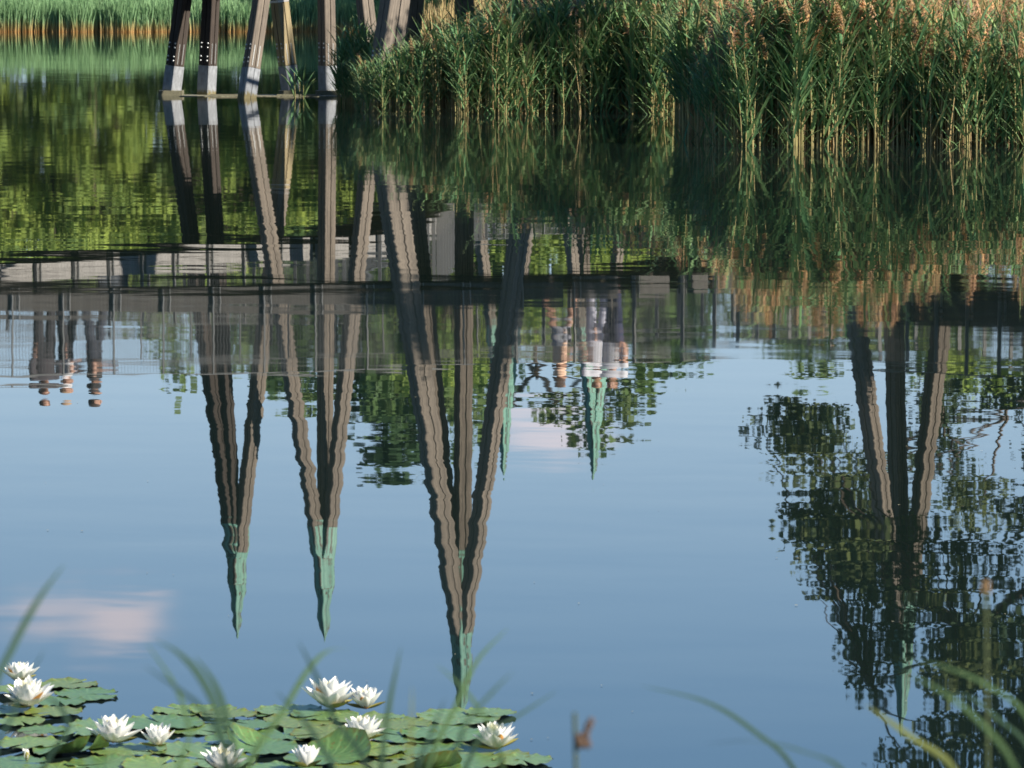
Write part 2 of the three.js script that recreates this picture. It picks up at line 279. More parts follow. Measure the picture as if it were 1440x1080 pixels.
{
  const bridge = thing('footbridge', 'curving timber footbridge with grey edge boards and wire net railings', 'bridge', [0, 0, -66]);
  function arm(pts, width, o = {}) {
    // walk the polyline in panel lengths
    const P = []; const curve = new THREE.CatmullRomCurve3(pts.map(([x, d, h]) => V(x, h, 66 - d)), false, 'centripetal'); const L = curve.getLength(), n = Math.round(L / PAN);
    for (let i = 0; i <= n; i++) P.push(curve.getPointAt(i / n));
    for (let i = 0; i < n; i++) {
      const a = P[i], b = P[i + 1], dir = b.clone().sub(a), len = dir.length(), yaw = Math.atan2(-dir.z, dir.x), side = V(dir.z, 0, -dir.x).normalize().multiplyScalar(-1), mid = a.clone().add(b).multiplyScalar(.5), tilt = Math.asin(dir.y / len);
      for (const sgn of [1, -1]) {                 // 1: the side towards the open water in front
        if (o.oneSide && sgn < 0) continue;
        const put = (name, geo, m, off, y, along = 0) => { const q = mesh(name, geo, m, bridge); q.position.copy(mid).addScaledVector(side, sgn * (width / 2 + off)).addScaledVector(dir, along / len).setY(mid.y + y + along / len * dir.y); q.rotation.set(0, yaw, tilt); q.scale.x = geo === postGeo || geo === bracketGeo ? 1 : len / PAN; return q; };
        if (o.solid) { for (let k = 0; k < 4; k++) put('edge_board', fasciaGeo, mat.woodDarkShaded, .03, -.08 + .15 * k); }
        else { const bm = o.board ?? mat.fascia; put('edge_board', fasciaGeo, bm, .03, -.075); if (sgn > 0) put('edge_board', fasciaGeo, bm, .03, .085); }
        put('bracket', bracketGeo, mat.rail, .075, 0, -len / 2 + .06);
        put('railing_post', postGeo, mat.rail, .09, .46, -len / 2);
        put('wire_net', netGeo, mat.net, .055, .1);
        put('handrail', railGeo, mat.rail, .06, 1.07);
      }
      { const q = mesh('deck_slab', plankGeo, mat.woodDarkShaded, bridge); q.position.copy(mid); q.rotation.set(0, yaw, tilt); q.scale.set(len / .14, 1, width); }
      for (const s2 of [-.3, .3]) { const q = mesh('bearer', railGeo, mat.woodDarkShaded, bridge); q.position.copy(mid).addScaledVector(side, s2 * width).add(V(0, -.11, 0)); q.rotation.set(0, yaw, tilt); q.scale.set(len / PAN, 3.6, 2); }
    }
  }
  // front arm, its boards coloured darker for shade
  arm([[-12, 62.4, 2.82], [-9, 63.7, 2.85], [-6, 64.6, 2.88], [-1.6, 65.7, 2.88], [1.5, 66.8, 2.83], [3.6, 70.2, 2.82], [5.0, 72.2, 2.8], [8.5, 74, 2.75]], 2.0, { board: mat.fasciaShaded });
  // rear arm
  arm([[-11.5, 64.3, 2.72], [-8.2, 67.3, 2.66], [-6.0, 69.9, 2.64], [-4.3, 71.6, 2.62], [-3.3, 72.6, 2.62], [-2.3, 77, 2.6], [-1.8, 84, 2.6], [-.6, 93.5, 2.6], [3.5, 95, 2.6]], 1.35);
  // arm that comes in from the right bank
  arm([[10.5, 60, 2.86], [9, 61.5, 2.86], [6.4, 66.2, 2.86], [4.6, 71.2, 2.84]].reverse(), 1.7, { solid: true });
  const sp = mesh('notice_panel', new THREE.BoxGeometry(.62, .42, .04), mat.panel, bridge); sp.position.set(-6.42, 2.74, 66 - 68.45); sp.rotation.y = .86;
}

// ---------------------------------------------------------------- people on the bridge
// naive surface nets over a grid, for bodies described by a distance field
function nets(f, lo, hi, cell) {
  const n = [0, 1, 2].map((k) => Math.ceil((hi[k] - lo[k]) / cell) + 1), [nx, ny, nz] = n, F = new Float32Array(nx * ny * nz), id = new Int32Array(nx * ny * nz).fill(-1), pos = [], idx = [];
  for (let k = 0, o = 0; k < nz; k++) for (let j = 0; j < ny; j++) for (let i = 0; i < nx; i++, o++) F[o] = f(lo[0] + i * cell, lo[1] + j * cell, lo[2] + k * cell);
  const at = (i, j, k) => i + nx * (j + ny * k);
  for (let k = 0; k < nz - 1; k++) for (let j = 0; j < ny - 1; j++) for (let i = 0; i < nx - 1; i++) {
    let c = 0, x = 0, y = 0, z = 0, m = 0; const v = [];
    for (let q = 0; q < 8; q++) { v[q] = F[at(i + (q & 1), j + ((q >> 1) & 1), k + (q >> 2))]; if (v[q] < 0) m |= 1 << q; }
    if (m === 0 || m === 255) continue;
    for (let q = 0; q < 8; q++) for (const b of [1, 2, 4]) if (!(q & b) && (v[q] < 0) !== (v[q | b] < 0)) { const t = v[q] / (v[q] - v[q | b]); x += (q & 1) + (b === 1 ? t : 0); y += ((q >> 1) & 1) + (b === 2 ? t : 0); z += (q >> 2) + (b === 4 ? t : 0); c++; }
    id[at(i, j, k)] = pos.length / 3; pos.push(lo[0] + (i + x / c) * cell, lo[1] + (j + y / c) * cell, lo[2] + (k + z / c) * cell);
  }
  for (let k = 1; k < nz - 1; k++) for (let j = 1; j < ny - 1; j++) for (let i = 1; i < nx - 1; i++) {
    const s = F[at(i, j, k)] < 0, quad = (a, b, c, d) => (s ? idx.push(a, b, c, a, c, d) : idx.push(a, c, b, a, d, c));
    if (s !== F[at(i + 1, j, k)] < 0) quad(id[at(i, j - 1, k - 1)], id[at(i, j, k - 1)], id[at(i, j, k)], id[at(i, j - 1, k)]);
    if (s !== F[at(i, j + 1, k)] < 0) quad(id[at(i - 1, j, k - 1)], id[at(i - 1, j, k)], id[at(i, j, k)], id[at(i, j, k - 1)]);
    if (s !== F[at(i, j, k + 1)] < 0) quad(id[at(i - 1, j - 1, k)], id[at(i, j - 1, k)], id[at(i, j, k)], id[at(i - 1, j, k)]);
  }
  return geom(pos, idx);
}
function capsule(a, b, ra, rb) { const d = b.clone().sub(a), l2 = d.lengthSq(); return (x, y, z) => { const px = x - a.x, py = y - a.y, pz = z - a.z, t = clamp((px * d.x + py * d.y + pz * d.z) / l2, 0, 1); return Math.hypot(px - d.x * t, py - d.y * t, pz - d.z * t) - lerp(ra, rb, t); }; }
const ellipsoid = (c, r) => (x, y, z) => { const k = Math.hypot((x - c.x) / r.x, (y - c.y) / r.y, (z - c.z) / r.z); return (k - 1) * Math.min(r.x, r.y, r.z); };
const smin = (a, b, k) => { const h = Math.max(k - Math.abs(a - b), 0) / k; return Math.min(a, b) - h * h * k * .25; };
const blend = (list, k) => (x, y, z) => { let v = 9; for (const f of list) v = smin(v, f(x, y, z), k); return v; };
const skin = std({ color: rgb(.34, .19, .13), roughness: .6 }), eyes = std({ color: rgb(.03, .025, .02), roughness: .3 });
function person(label, pos, turn, o) {
  const g = thing('person', label, 'person', pos); g.rotation.y = turn; const k = (o.height ?? 1.66) / 1.7; g.scale.setScalar(k);
  const st = o.stride ?? .1, hipY = .90, J = {};
  for (const s of [-1, 1]) {
    const a = s * st, n = s < 0 ? 'R' : 'L';
    J['hip' + n] = V(s * .09, hipY, 0); J['knee' + n] = V(s * .10, .48, Math.sin(a) * .42 + .03); J['ank' + n] = V(s * .10 + (o.spread ?? 0) * s, .08 + Math.max(0, -a) * .08, Math.sin(a) * .80 - Math.max(0, -a) * .05); J['toe' + n] = J['ank' + n].clone().add(V(s * .02, -.045, .15));
    const arm = (o.arms ?? [[0, 0], [0, 0]])[s < 0 ? 0 : 1]; // [swing of the upper arm, bend of the elbow]
    J['sho' + n] = V(s * .185, 1.39, 0); J['elb' + n] = J['sho' + n].clone().add(V(s * .06, -Math.cos(arm[0]) * .28, Math.sin(arm[0]) * .28));
    J['wri' + n] = J['elb' + n].clone().add(V(s * .01, -Math.cos(arm[0] + arm[1]) * .25, Math.sin(arm[0] + arm[1]) * .25));
  }
  const leg = (n, e) => [capsule(J['hip' + n], J['knee' + n], .088 + e, .058 + e), capsule(J['knee' + n], J['ank' + n], .058 + e, .04 + e)];
  const arm = (n, e) => [capsule(J['sho' + n], J['elb' + n], .054 + e, .042 + e), capsule(J['elb' + n], J['wri' + n], .042 + e, .028 + e)];
  const torso = (e) => [ellipsoid(V(0, .98, 0), V(.165 + e, .14 + e, .115 + e)), ellipsoid(V(0, 1.16, .01), V(.15 + e, .17 + e, .105 + e)), ellipsoid(V(0, 1.32, 0), V(.175 + e, .14 + e, .11 + e)), capsule(J.shoL, J.shoR, .058 + e, .058 + e)];
  const hc = V(0, 1.585, .02), head = [ellipsoid(hc, V(.074, .112, .094)), ellipsoid(hc.clone().add(V(0, -.055, .03)), V(.052, .06, .06)), capsule(V(0, 1.36, -.01), V(0, 1.52, .005), .052, .05), ellipsoid(hc.clone().add(V(0, -.02, .1)), V(.013, .024, .022)), ellipsoid(hc.clone().add(V(.076, -.01, -.005)), V(.012, .03, .02)), ellipsoid(hc.clone().add(V(-.076, -.01, -.005)), V(.012, .03, .02)), ellipsoid(hc.clone().add(V(0, -.058, .09)), V(.024, .008, .008))];
  const parts = [];
  const all = [blend([...leg('L', 0), ...leg('R', 0), ...torso(0)], .05), blend(arm('L', 0), .03), blend(arm('R', 0), .03), blend(head, .02), capsule(J.ankL, J.toeL, .042, .03), capsule(J.ankR, J.toeR, .042, .03)];
  parts.push(nets(blend(all, .03), [-.46, -.02, -.62], [.46, 1.76, .62], .017));
  for (const n of ['L', 'R']) { // palm, four fingers and a thumb, a little curled
    const s = n === 'L' ? 1 : -1, w = J['wri' + n], d = w.clone().sub(J['elb' + n]).normalize(), fwd = V(0, 0, 1).addScaledVector(d, -d.z).normalize(), inn = V(0, 0, 0).crossVectors(d, fwd).multiplyScalar(s), list = [capsule(w, w.clone().addScaledVector(d, .08), .03, .034)];
    for (let q = 0; q < 4; q++) { const r = w.clone().addScaledVector(d, .085).addScaledVector(fwd, .027 - q * .018), m = r.clone().addScaledVector(d, .04 - Math.abs(q - 1) * .005).addScaledVector(inn, .008), e = m.clone().addScaledVector(d, .026).addScaledVector(inn, .02); list.push(blend([capsule(r, m, .0095, .009), capsule(m, e, .009, .007)], .006)); }
    const t0 = w.clone().addScaledVector(d, .03).addScaledVector(fwd, .028), t1 = t0.clone().addScaledVector(d, .035).addScaledVector(fwd, .024); list.push(blend([capsule(t0, t1, .012, .01), capsule(t1, t1.clone().addScaledVector(d, .028).addScaledVector(inn, .01), .01, .008)], .006));
    const c = w.clone().addScaledVector(d, .08); parts.push(nets((x, y, z) => Math.min(...list.map((f) => f(x, y, z))), [c.x - .11, c.y - .12, c.z - .12], [c.x + .11, c.y + .12, c.z + .12], .006));
  }
  mesh('body', mergeGeometries(parts), skin, g);
  const cloth = (c) => std({ color: rgb(...c), roughness: .9 });
  const legs = blend([...leg('L', .018), ...leg('R', .018), ellipsoid(V(0, .95, 0), V(.185, .13, .135))], .05), hem = o.shorts ?? .1;
  mesh(o.shorts ? 'shorts' : 'trousers', nets((x, y, z) => Math.max(legs(x, y, z), hem - y, y - 1.06), [-.4, hem - .05, -.6], [.4, 1.12, .6], .017), cloth(o.lower), g);
  const sl = o.sleeve ?? .2, cut = (n) => { const f = blend(arm(n, .016), .03), a = J['sho' + n], b = J['elb' + n], d = b.clone().sub(a), l = d.length(); d.normalize(); return (x, y, z) => Math.max(f(x, y, z), (x - a.x) * d.x + (y - a.y) * d.y + (z - a.z) * d.z - sl - (sl > l ? 9 : 0)); };
  const tor = blend(torso(.018), .05), cl = cut('L'), cr = cut('R');
  mesh('shirt', nets((x, y, z) => Math.max(smin(Math.max(tor(x, y, z), .93 - y), Math.min(cl(x, y, z), cr(x, y, z)), .03), y - 1.455), [-.46, .88, -.62], [.46, 1.52, .62], .017), cloth(o.upper), g);
  const cap = ellipsoid(hc.clone().add(V(0, .016, -.012)), V(.092, .126, .110)), long = o.longHair ? capsule(hc.clone().add(V(0, -.02, -.07)), V(0, 1.36, -.11), .075, .05) : null;
  mesh('hair', nets((x, y, z) => Math.max(long ? smin(cap(x, y, z), long(x, y, z), .04) : cap(x, y, z), (z - .075) + (y < 1.63 ? (1.63 - y) * 1.5 : (1.63 - y) * 1.2)), [-.13, 1.28, -.22], [.13, 1.76, .16], .011), cloth(o.hair ?? [.035, .022, .015]), g);
  const shoes = blend([capsule(J.ankL.clone().setY(J.ankL.y - .02), J.toeL, .05, .042)], .01), shoes2 = blend([capsule(J.ankR.clone().setY(J.ankR.y - .02), J.toeR, .05, .042)], .01);
  mesh('shoes', nets((x, y, z) => Math.max(Math.min(shoes(x, y, z), shoes2(x, y, z)), .0 - y), [-.3, -.03, -.62], [.3, .2, .75], .014), cloth(o.shoe ?? [.05, .05, .05]), g);
  for (const s of [-1, 1]) { const e = mesh('eye', new THREE.SphereGeometry(.011, 8, 6), eyes, g); e.position.set(hc.x + s * .031, hc.y + .002, hc.z + .084); }
  return g;
}
const HP = Math.PI / 2;
person('person with brown hair and dark top standing at the railing', [-7.10, 2.88, -64.5], .5, { height: 1.54, upper: [.035, .03, .035], lower: [.02, .02, .025], hair: [.10, .045, .025], longHair: true, sleeve: .9, arms: [[.2, .4], [.3, .5]], stride: .08 });
person('person in a white shirt and dark trousers beside the brown-haired one', [-6.80, 2.88, -64.75], HP, { height: 1.50, upper: [.5, .5, .52], lower: [.02, .02, .025], hair: [.30, .2, .12], arms: [[.5, .5], [.9, .3]], stride: .2 });
person('person dressed in black with a raised elbow, walking alone', [-6.36, 2.88, -64.65], HP, { height: 1.57, upper: [.018, .018, .02], lower: [.03, .035, .05], arms: [[.1, 1.5], [-.3, .6]], stride: .22, sleeve: .1 });
person('striding person in grey shorts with bare legs', [.74, 2.84, -66.4], HP, { height: 1.56, upper: [.62, .42, .30], lower: [.20, .21, .25], shorts: .62, hair: [.05, .03, .02], longHair: true, arms: [[.3, .9], [-.2, .7]], stride: .42, sleeve: .03 });
person('person in a white shirt and pale trousers next to a dark-trousered one', [1.33, 2.83, -66.7], .3, { height: 1.60, upper: [.46, .46, .5], lower: [.42, .42, .50], hair: [.22, .12, .06], longHair: true, arms: [[.5, .9], [.4, .9]], stride: .08 });
person('person in a white shirt and navy trousers next to a pale-trousered one', [1.58, 2.83, -66.65], -.3, { height: 1.62, upper: [.46, .46, .49], lower: [.03, .035, .07], hair: [.16, .08, .04], arms: [[.1, .3], [.3, .6]], stride: .1 });

// ---------------------------------------------------------------- reeds
const GREEN = [.085, .195, .085], GREEN2 = [.17, .26, .095], DRY = [.42, .31, .15], STEM = [.30, .27, .11], PLUME = [.52, .33, .13];
function reedPieces(seed, H, o) {
  const r = rng(seed), lean = (r() - .5) * (o.lean ?? .22), az = r() * 6.28, at = (t) => V(Math.cos(az) * lean * t * t * H, H * t * (1 - .03 * Math.abs(lean) * t), Math.sin(az) * lean * t * t * H), out = { leaf: [] };
  const dry = o.dry ?? 0, ts = [0, .2, .4, .6, .8, 1], sc = mixc(STEM, DRY, clamp(dry + r() * .5, 0, 1));
  out.stem = stemTube(ts.map(at), ts.map((t) => lerp(.0105, .0045, t) * (o.thick ?? 1)), 4, ts.map(() => sc));
  const n = o.leaves ?? 10;
  for (let k = 0; k < n; k++) {
    const t = lerp(o.from ?? .34, .97, (k + .5 * r()) / n), p = at(t), a = az + (k % 2 ? Math.PI : 0) + (r() - .5) * 2.2, len = (.32 + .30 * r()) * (o.leafLen ?? 1) * (t > .85 ? .85 : 1), w = (.012 + .009 * r()) * (o.leafW ?? 1), rise = .7 + .75 * r(), droop = .15 + .75 * r() * r(), dir = V(Math.cos(a), 0, Math.sin(a));
    const pts = [], hw = [], c0 = mixc(mixc(GREEN, GREEN2, r()), DRY, dry * r()), cols = [];
    for (let q = 0; q <= 4; q++) { const u = q / 4; pts.push(p.clone().addScaledVector(dir, len * u * (.62 + .2 * u)).add(V(0, len * (rise * u - droop * u * u * .8), 0))); hw.push(w * [.55, 1, .95, .6, .04][q]); cols.push(q === 4 ? mixc(c0, DRY, .35) : c0); }
    out.leaf.push(ribbon(pts, hw, V(-dir.z, 0, dir.x), .25, cols));
  }
  if (o.plume) {
    const list = [], top = at(1), wind = V(-.7, 0, .25).normalize();
    for (let k = 0; k < 54; k++) {
      const t = r(), p = at(lerp(.94, 1.0, t)).add(V(0, .26 * t, 0)).addScaledVector(wind, .12 * t * t), a = r() * 6.28, l = lerp(.16, .07, t) * (.7 + .6 * r()), d = V(Math.cos(a) * .45, .35, Math.sin(a) * .45).addScaledVector(wind, .55), cols = mixc(PLUME, [.34, .20, .12], r());
      list.push(ribbon([p, p.clone().addScaledVector(d, l * .6), p.clone().addScaledVector(d, l).add(V(0, -l * .35, 0))], [.005, .010, .003], V(-d.z, .2, d.x).normalize(), .1, [cols, cols, cols]));
    }
    list.push(stemTube([top, top.clone().add(V(0, .20, 0)).addScaledVector(wind, .07)], [.003, .0015], 3, [DRY, DRY]));
    out.plume = mergeGeometries(list);
  }
  return out;
}
const reedKinds = [];
for (let k = 0; k < 5; k++) reedKinds.push(reedPieces(100 + k, 1.62 + .1 * k, { leaves: 12 + (k % 3), plume: k === 0 || k > 2, thick: 1.15 }));     // tall, flowering
for (let k = 0; k < 4; k++) reedKinds.push(reedPieces(200 + k, 1.35 + .12 * k, { leaves: 12, from: .22, lean: .4, leafLen: 1.1, leafW: 1.15 }));                              // leafy, no plume
for (let k = 0; k < 3; k++) reedKinds.push(reedPieces(300 + k, 1.35 + .15 * k, { leaves: 3, dry: .9, lean: .3, plume: k === 1 }));                // dry stalks
for (let k = 0; k < 2; k++) reedKinds.push(reedPieces(400 + k, .55 + .15 * k, { leaves: 6, from: .25, leafLen: .8 }));                            // young shoots
const reedMerged = reedKinds.map((p) => mergeGeometries([p.stem, ...p.leaf, ...(p.plume ? [p.plume] : [])]));
function reed(kind, x, d, ry, s, label, group) {
  const g = thing('reed', label, 'reed', [x, Math.min(-.02, groundHeight(x, d)) * .3 - .02, -d], group), p = reedKinds[kind]; g.rotation.y = ry; g.scale.setScalar(s);
  mesh('stem', p.stem, mat.plant, g); for (const l of p.leaf) mesh('leaf', l, mat.plant, g); if (p.plume) mesh('plume', p.plume, mat.plant, g);
}
// outline of the beds: front edge (distance from the near bank) by x
const lowRight = (x) => lerp(.55, 1, smoothstep(x, 2.2, 3.1)) * lerp(1, .80, smoothstep(x, 4.5, 5.2)), lowMid = (x) => lerp(.45, 1, smoothstep(x, -2.6, .6));
const edgeRight = (x) => 50.4 + .35 * noise2(x * .8, 1) + .2 * noise2(x * 2.5, 4) + (x < 2.6 ? (2.6 - x) * 1.2 : 0);
const edgeMid = (x) => 61.9 + .35 * noise2(x * .9, 11) + .2 * noise2(x * 3, 14) + (x < -2.1 ? (-2.1 - x) * 8 : 0);
{
  const r = rng(77);
  for (let k = 0; k < 120; k++) { const x = lerp(2.35, 6.4, r()), d = edgeRight(x) - .12 + .5 * r() * r(); reed([0, 1, 2, 3, 4, 5, 6, 7, 9, 0, 2, 4][Math.floor(r() * 12)], x, d, r() * 6.28, (.88 + .2 * r()) * lowRight(x), 'tall reed with narrow leaves in the front row of the sunlit, plume-topped bed', 'reeds in the front row of the sunlit bed'); }
  for (let k = 0; k < 90; k++) { const x = lerp(-2.3, 2.6, r()), d = edgeMid(x) - .1 + .5 * r() * r(); reed([5, 6, 7, 8, 5, 6, 1, 9][Math.floor(r() * 8)], x, d, r() * 6.28, (.72 + .3 * r()) * lowMid(x), 'leafy dark green reed in the front row of the shaded bed by the thick-legged pylon', 'reeds in the front row of the shaded bed'); }
  const shoots = [[2.06, 51.6], [2.25, 51.3], [2.42, 50.8], [2.55, 51.0], [2.72, 50.3], [2.95, 50.2], [3.3, 50.0]];
  for (const [x, d] of shoots) reed(12 + (r() > .5 ? 1 : 0), x, d, r() * 6.28, .8 + .5 * r(), 'short young reed shoot growing out of open water before the tall beds', 'young reed shoots in open water');
  for (const [x, d] of [[-3.55, 70.0], [-3.42, 70.1], [-3.50, 70.4], [-2.86, 70.2], [-2.70, 69.2], [-2.6, 69.6]]) reed(12 + (r() > .5 ? 1 : 0), x, d, r() * 6.28, .75 + .35 * r(), 'slender reed shoot beside the concrete shoes of the bridge', 'reed shoots beside the concrete shoes');
  const bed = new THREE.Group(); bed.name = 'reed_bed'; bed.userData.kind = 'stuff'; tag(bed, 'dense reed bed filling the bank under the footbridge', 'reeds'); scene.add(bed);
  const spots = reedKinds.map(() => []);
  const sow = (n, x0, x1, edge, depth, kinds, smin_, smax, low = () => 1) => { for (let k = 0; k < n; k++) { const x = lerp(x0, x1, r()), d = edge(x) + depth * Math.pow(r(), 1.25), kind = kinds[Math.floor(r() * kinds.length)]; const b = .75 + .5 * r(); spots[kind].push({ pos: [x, -.03, -d], ry: r() * 6.28, rx: (r() - .5) * .12, s: lerp(smin_, smax, r()) * low(x), c: [b * (.9 + .2 * r()), b, b * (.9 + .2 * r())] }); } };
  sow(2300, 2.3, 8.5, edgeRight, 7, [0, 1, 2, 3, 4, 1, 2, 1, 5, 6, 7, 8, 9, 10, 11, 9], .86, 1.08, lowRight);
  sow(2300, -2.4, 3.4, edgeMid, 5.5, [5, 6, 7, 8, 5, 6, 9, 1, 9, 10], .74, 1.08, lowMid);
  sow(600, 1.2, 3.6, (x) => 62.6 + .3 * noise2(x, 3), 5, [0, 2, 4, 7, 8, 9, 10], .85, 1.05);
  sow(1300, 2.5, 8, (x) => edgeRight(x) + .1, 2.2, [9, 11, 9], .62, .95, lowRight);
  sow(500, -1.6, 3.2, (x) => edgeMid(x) + .1, 1.5, [9, 11, 9], .5, .85, lowMid);
  sow(260, 2.2, 3.4, (x) => 55 + .3 * noise2(x, 3), 4, [5, 6, 7, 8, 9, 0], .8, 1);
  sow(160, -2.75, -1.95, (x) => 66.5 + .4 * noise2(x * 3, 8), 2.5, [5, 6, 12, 13, 12], .5, .85);
  spots.forEach((list, k) => { if (list.length) stuff('reeds', reedMerged[k], mat.plant, list.length, (i) => list[i], null, null, bed); });
}
// dry grass in the sun on the bank behind the reeds, and the low sedge of the far shore
function grassTuft(seed, n, h, spread, c0, c1, baseC, baseH) {
  const r = rng(seed), list = [];
  for (let k = 0; k < n; k++) {
    const a = r() * 6.28, rad = spread * Math.sqrt(r()), p = V(Math.cos(a) * rad, 0, Math.sin(a) * rad), hh = h * (.65 + .45 * r()), b = r() * 6.28, l = .28 * hh * r(), c = mixc(c0, c1, r());
    const pts = [0, .13, .5, 1].map((t) => p.clone().add(V(Math.cos(b) * l * t * t, hh * t, Math.sin(b) * l * t * t)));
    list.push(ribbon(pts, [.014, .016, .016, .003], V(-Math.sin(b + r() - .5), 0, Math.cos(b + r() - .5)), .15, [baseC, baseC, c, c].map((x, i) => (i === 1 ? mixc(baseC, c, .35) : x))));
  }
  return mergeGeometries(list);
}
{
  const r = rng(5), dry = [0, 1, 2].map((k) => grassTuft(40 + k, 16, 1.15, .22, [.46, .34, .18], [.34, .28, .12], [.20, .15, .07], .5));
  const g = new THREE.Group(); g.name = 'dry_grass'; g.userData.kind = 'stuff'; tag(g, 'tan dry grass in the sun behind the reed bed', 'grass'); scene.add(g);
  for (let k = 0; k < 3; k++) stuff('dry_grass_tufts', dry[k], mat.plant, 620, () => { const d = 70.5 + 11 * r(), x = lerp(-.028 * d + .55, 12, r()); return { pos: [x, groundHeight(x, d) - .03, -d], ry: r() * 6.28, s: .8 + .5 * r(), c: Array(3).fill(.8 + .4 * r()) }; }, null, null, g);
  const sedge = [0, 1, 2, 3].map((k) => grassTuft(60 + k, 22, 1.05, .28, [.23, .37, .19], [.15, .27, .12], [.54, .28, .10], .30));
  const s = new THREE.Group(); s.name = 'far_sedge'; s.userData.kind = 'stuff'; tag(s, 'pale green sedge with orange stem bases along the far shore', 'sedge'); scene.add(s);
  for (let k = 0; k < 4; k++) stuff('sedge_tufts', sedge[k], mat.plant, 1500, () => { const x = lerp(-21, 6, r()), d = 151.2 + .3 * noise2(x * .5, 2) + 7 * Math.pow(r(), 1.4); return { pos: [x, Math.max(-.05, groundHeight(x, d) - .05), -d], ry: r() * 6.28, s: .85 + .35 * r(), c: Array(3).fill(.75 + .5 * r()) }; }, null, null, s);
}

// ---------------------------------------------------------------- trees
// leaf-sized faces spread over clumps; every clump is [centre, radius]
function foliage(seed, clumps, perArea, size, c0, c1) {
  const r = rng(seed), pos = [], idx = [], col = [], n = V(0, 0, 0), a = V(0, 0, 0), b = V(0, 0, 0);
  for (const [c, rad, sq] of clumps) {
    const count = Math.round(perArea * rad * rad), tone = r();
    for (let k = 0; k < count; k++) {
      n.set(r() - .5, r() - .5, r() - .5).normalize(); const q = rad * Math.pow(r(), .45) * (1 + .25 * noise3(c.x * 3 + n.x * 2, c.y + n.y * 2, n.z * 2)), p = [c.x + n.x * q, c.y + n.y * q * (sq ?? .75), c.z + n.z * q];
      a.set(r() - .5, (r() - .5) * .9 - .25, r() - .5).normalize(); b.set(r() - .5, r() - .5, r() - .5).cross(a).normalize();
      const s = size * (.6 + .8 * r()), w = s * .42, o = pos.length / 3, cc = mixc(c0, c1, clamp(.6 * tone + .5 * r() - .05, 0, 1));
      pos.push(p[0], p[1], p[2], p[0] + a.x * s * .5 + b.x * w, p[1] + a.y * s * .5 + b.y * w, p[2] + a.z * s * .5 + b.z * w, p[0] + a.x * s, p[1] + a.y * s, p[2] + a.z * s, p[0] + a.x * s * .5 - b.x * w, p[1] + a.y * s * .5 - b.y * w, p[2] + a.z * s * .5 - b.z * w);
      idx.push(o, o + 1, o + 2, o, o + 2, o + 3); for (let q2 = 0; q2 < 4; q2++) col.push(...cc);
    }
  }
  return geom(pos, idx, col);
}
function treeKind(seed, shape, c0, c1) {
  const r = rng(seed), clumps = [], limbs = [], trunk = [[0, 0], [.25, .03], [.5, -.02], [.8, .02]].map(([t, o]) => V(o * 4, t * 10, o * 3));
  for (let k = 0; k < (shape === 'conifer' ? 60 : 54); k++) {
    const t = Math.pow(r(), .85), y = shape === 'willow' ? lerp(1.2, 9.6, t) : shape === 'conifer' ? lerp(1.0, 10, t) : lerp(2.0, 9.5, t), w = shape === 'conifer' ? 2.2 * (1.05 - t) : shape === 'column' ? 2.0 * Math.sin(Math.PI * clamp(.15 + t * .8, 0, 1)) : 3.9 * Math.sqrt(Math.max(.04, Math.sin(Math.PI * clamp(.14 + t * .80, 0, 1))));
    const a = r() * 6.28, rad = w * Math.pow(r(), .4), c = V(Math.cos(a) * rad, y, Math.sin(a) * rad); clumps.push([c, (shape === 'conifer' ? .6 : .85) * (.6 + .7 * r()), shape === 'willow' ? 1.5 : .75]);
    if (k % 3 === 0) limbs.push(stemTube([V(0, Math.max(1.2, y - 1.6), 0), V(c.x * .5, y - .7, c.z * .5), c], [.09, .05, .015], 4));
  }
  return { crown: foliage(seed + 1, clumps, 125, shape === 'willow' ? .30 : .27, c0, c1), trunk: mergeGeometries([stemTube(trunk, [.26, .2, .14, .04], 7), ...limbs]) };
}
const LIME = [.34, .42, .08], MIDG = [.10, .17, .05], DARKG = [.028, .062, .025], OLIVE = [.10, .125, .045];
const kinds = { lime: treeKind(1, 'round', LIME, MIDG), willow: treeKind(11, 'willow', [.17, .22, .07], MIDG), green: treeKind(21, 'round', MIDG, OLIVE), dark: treeKind(31, 'round', DARKG, MIDG), column: treeKind(41, 'column', MIDG, DARKG), spruce: treeKind(51, 'conifer', DARKG, [.04, .08, .035]) };
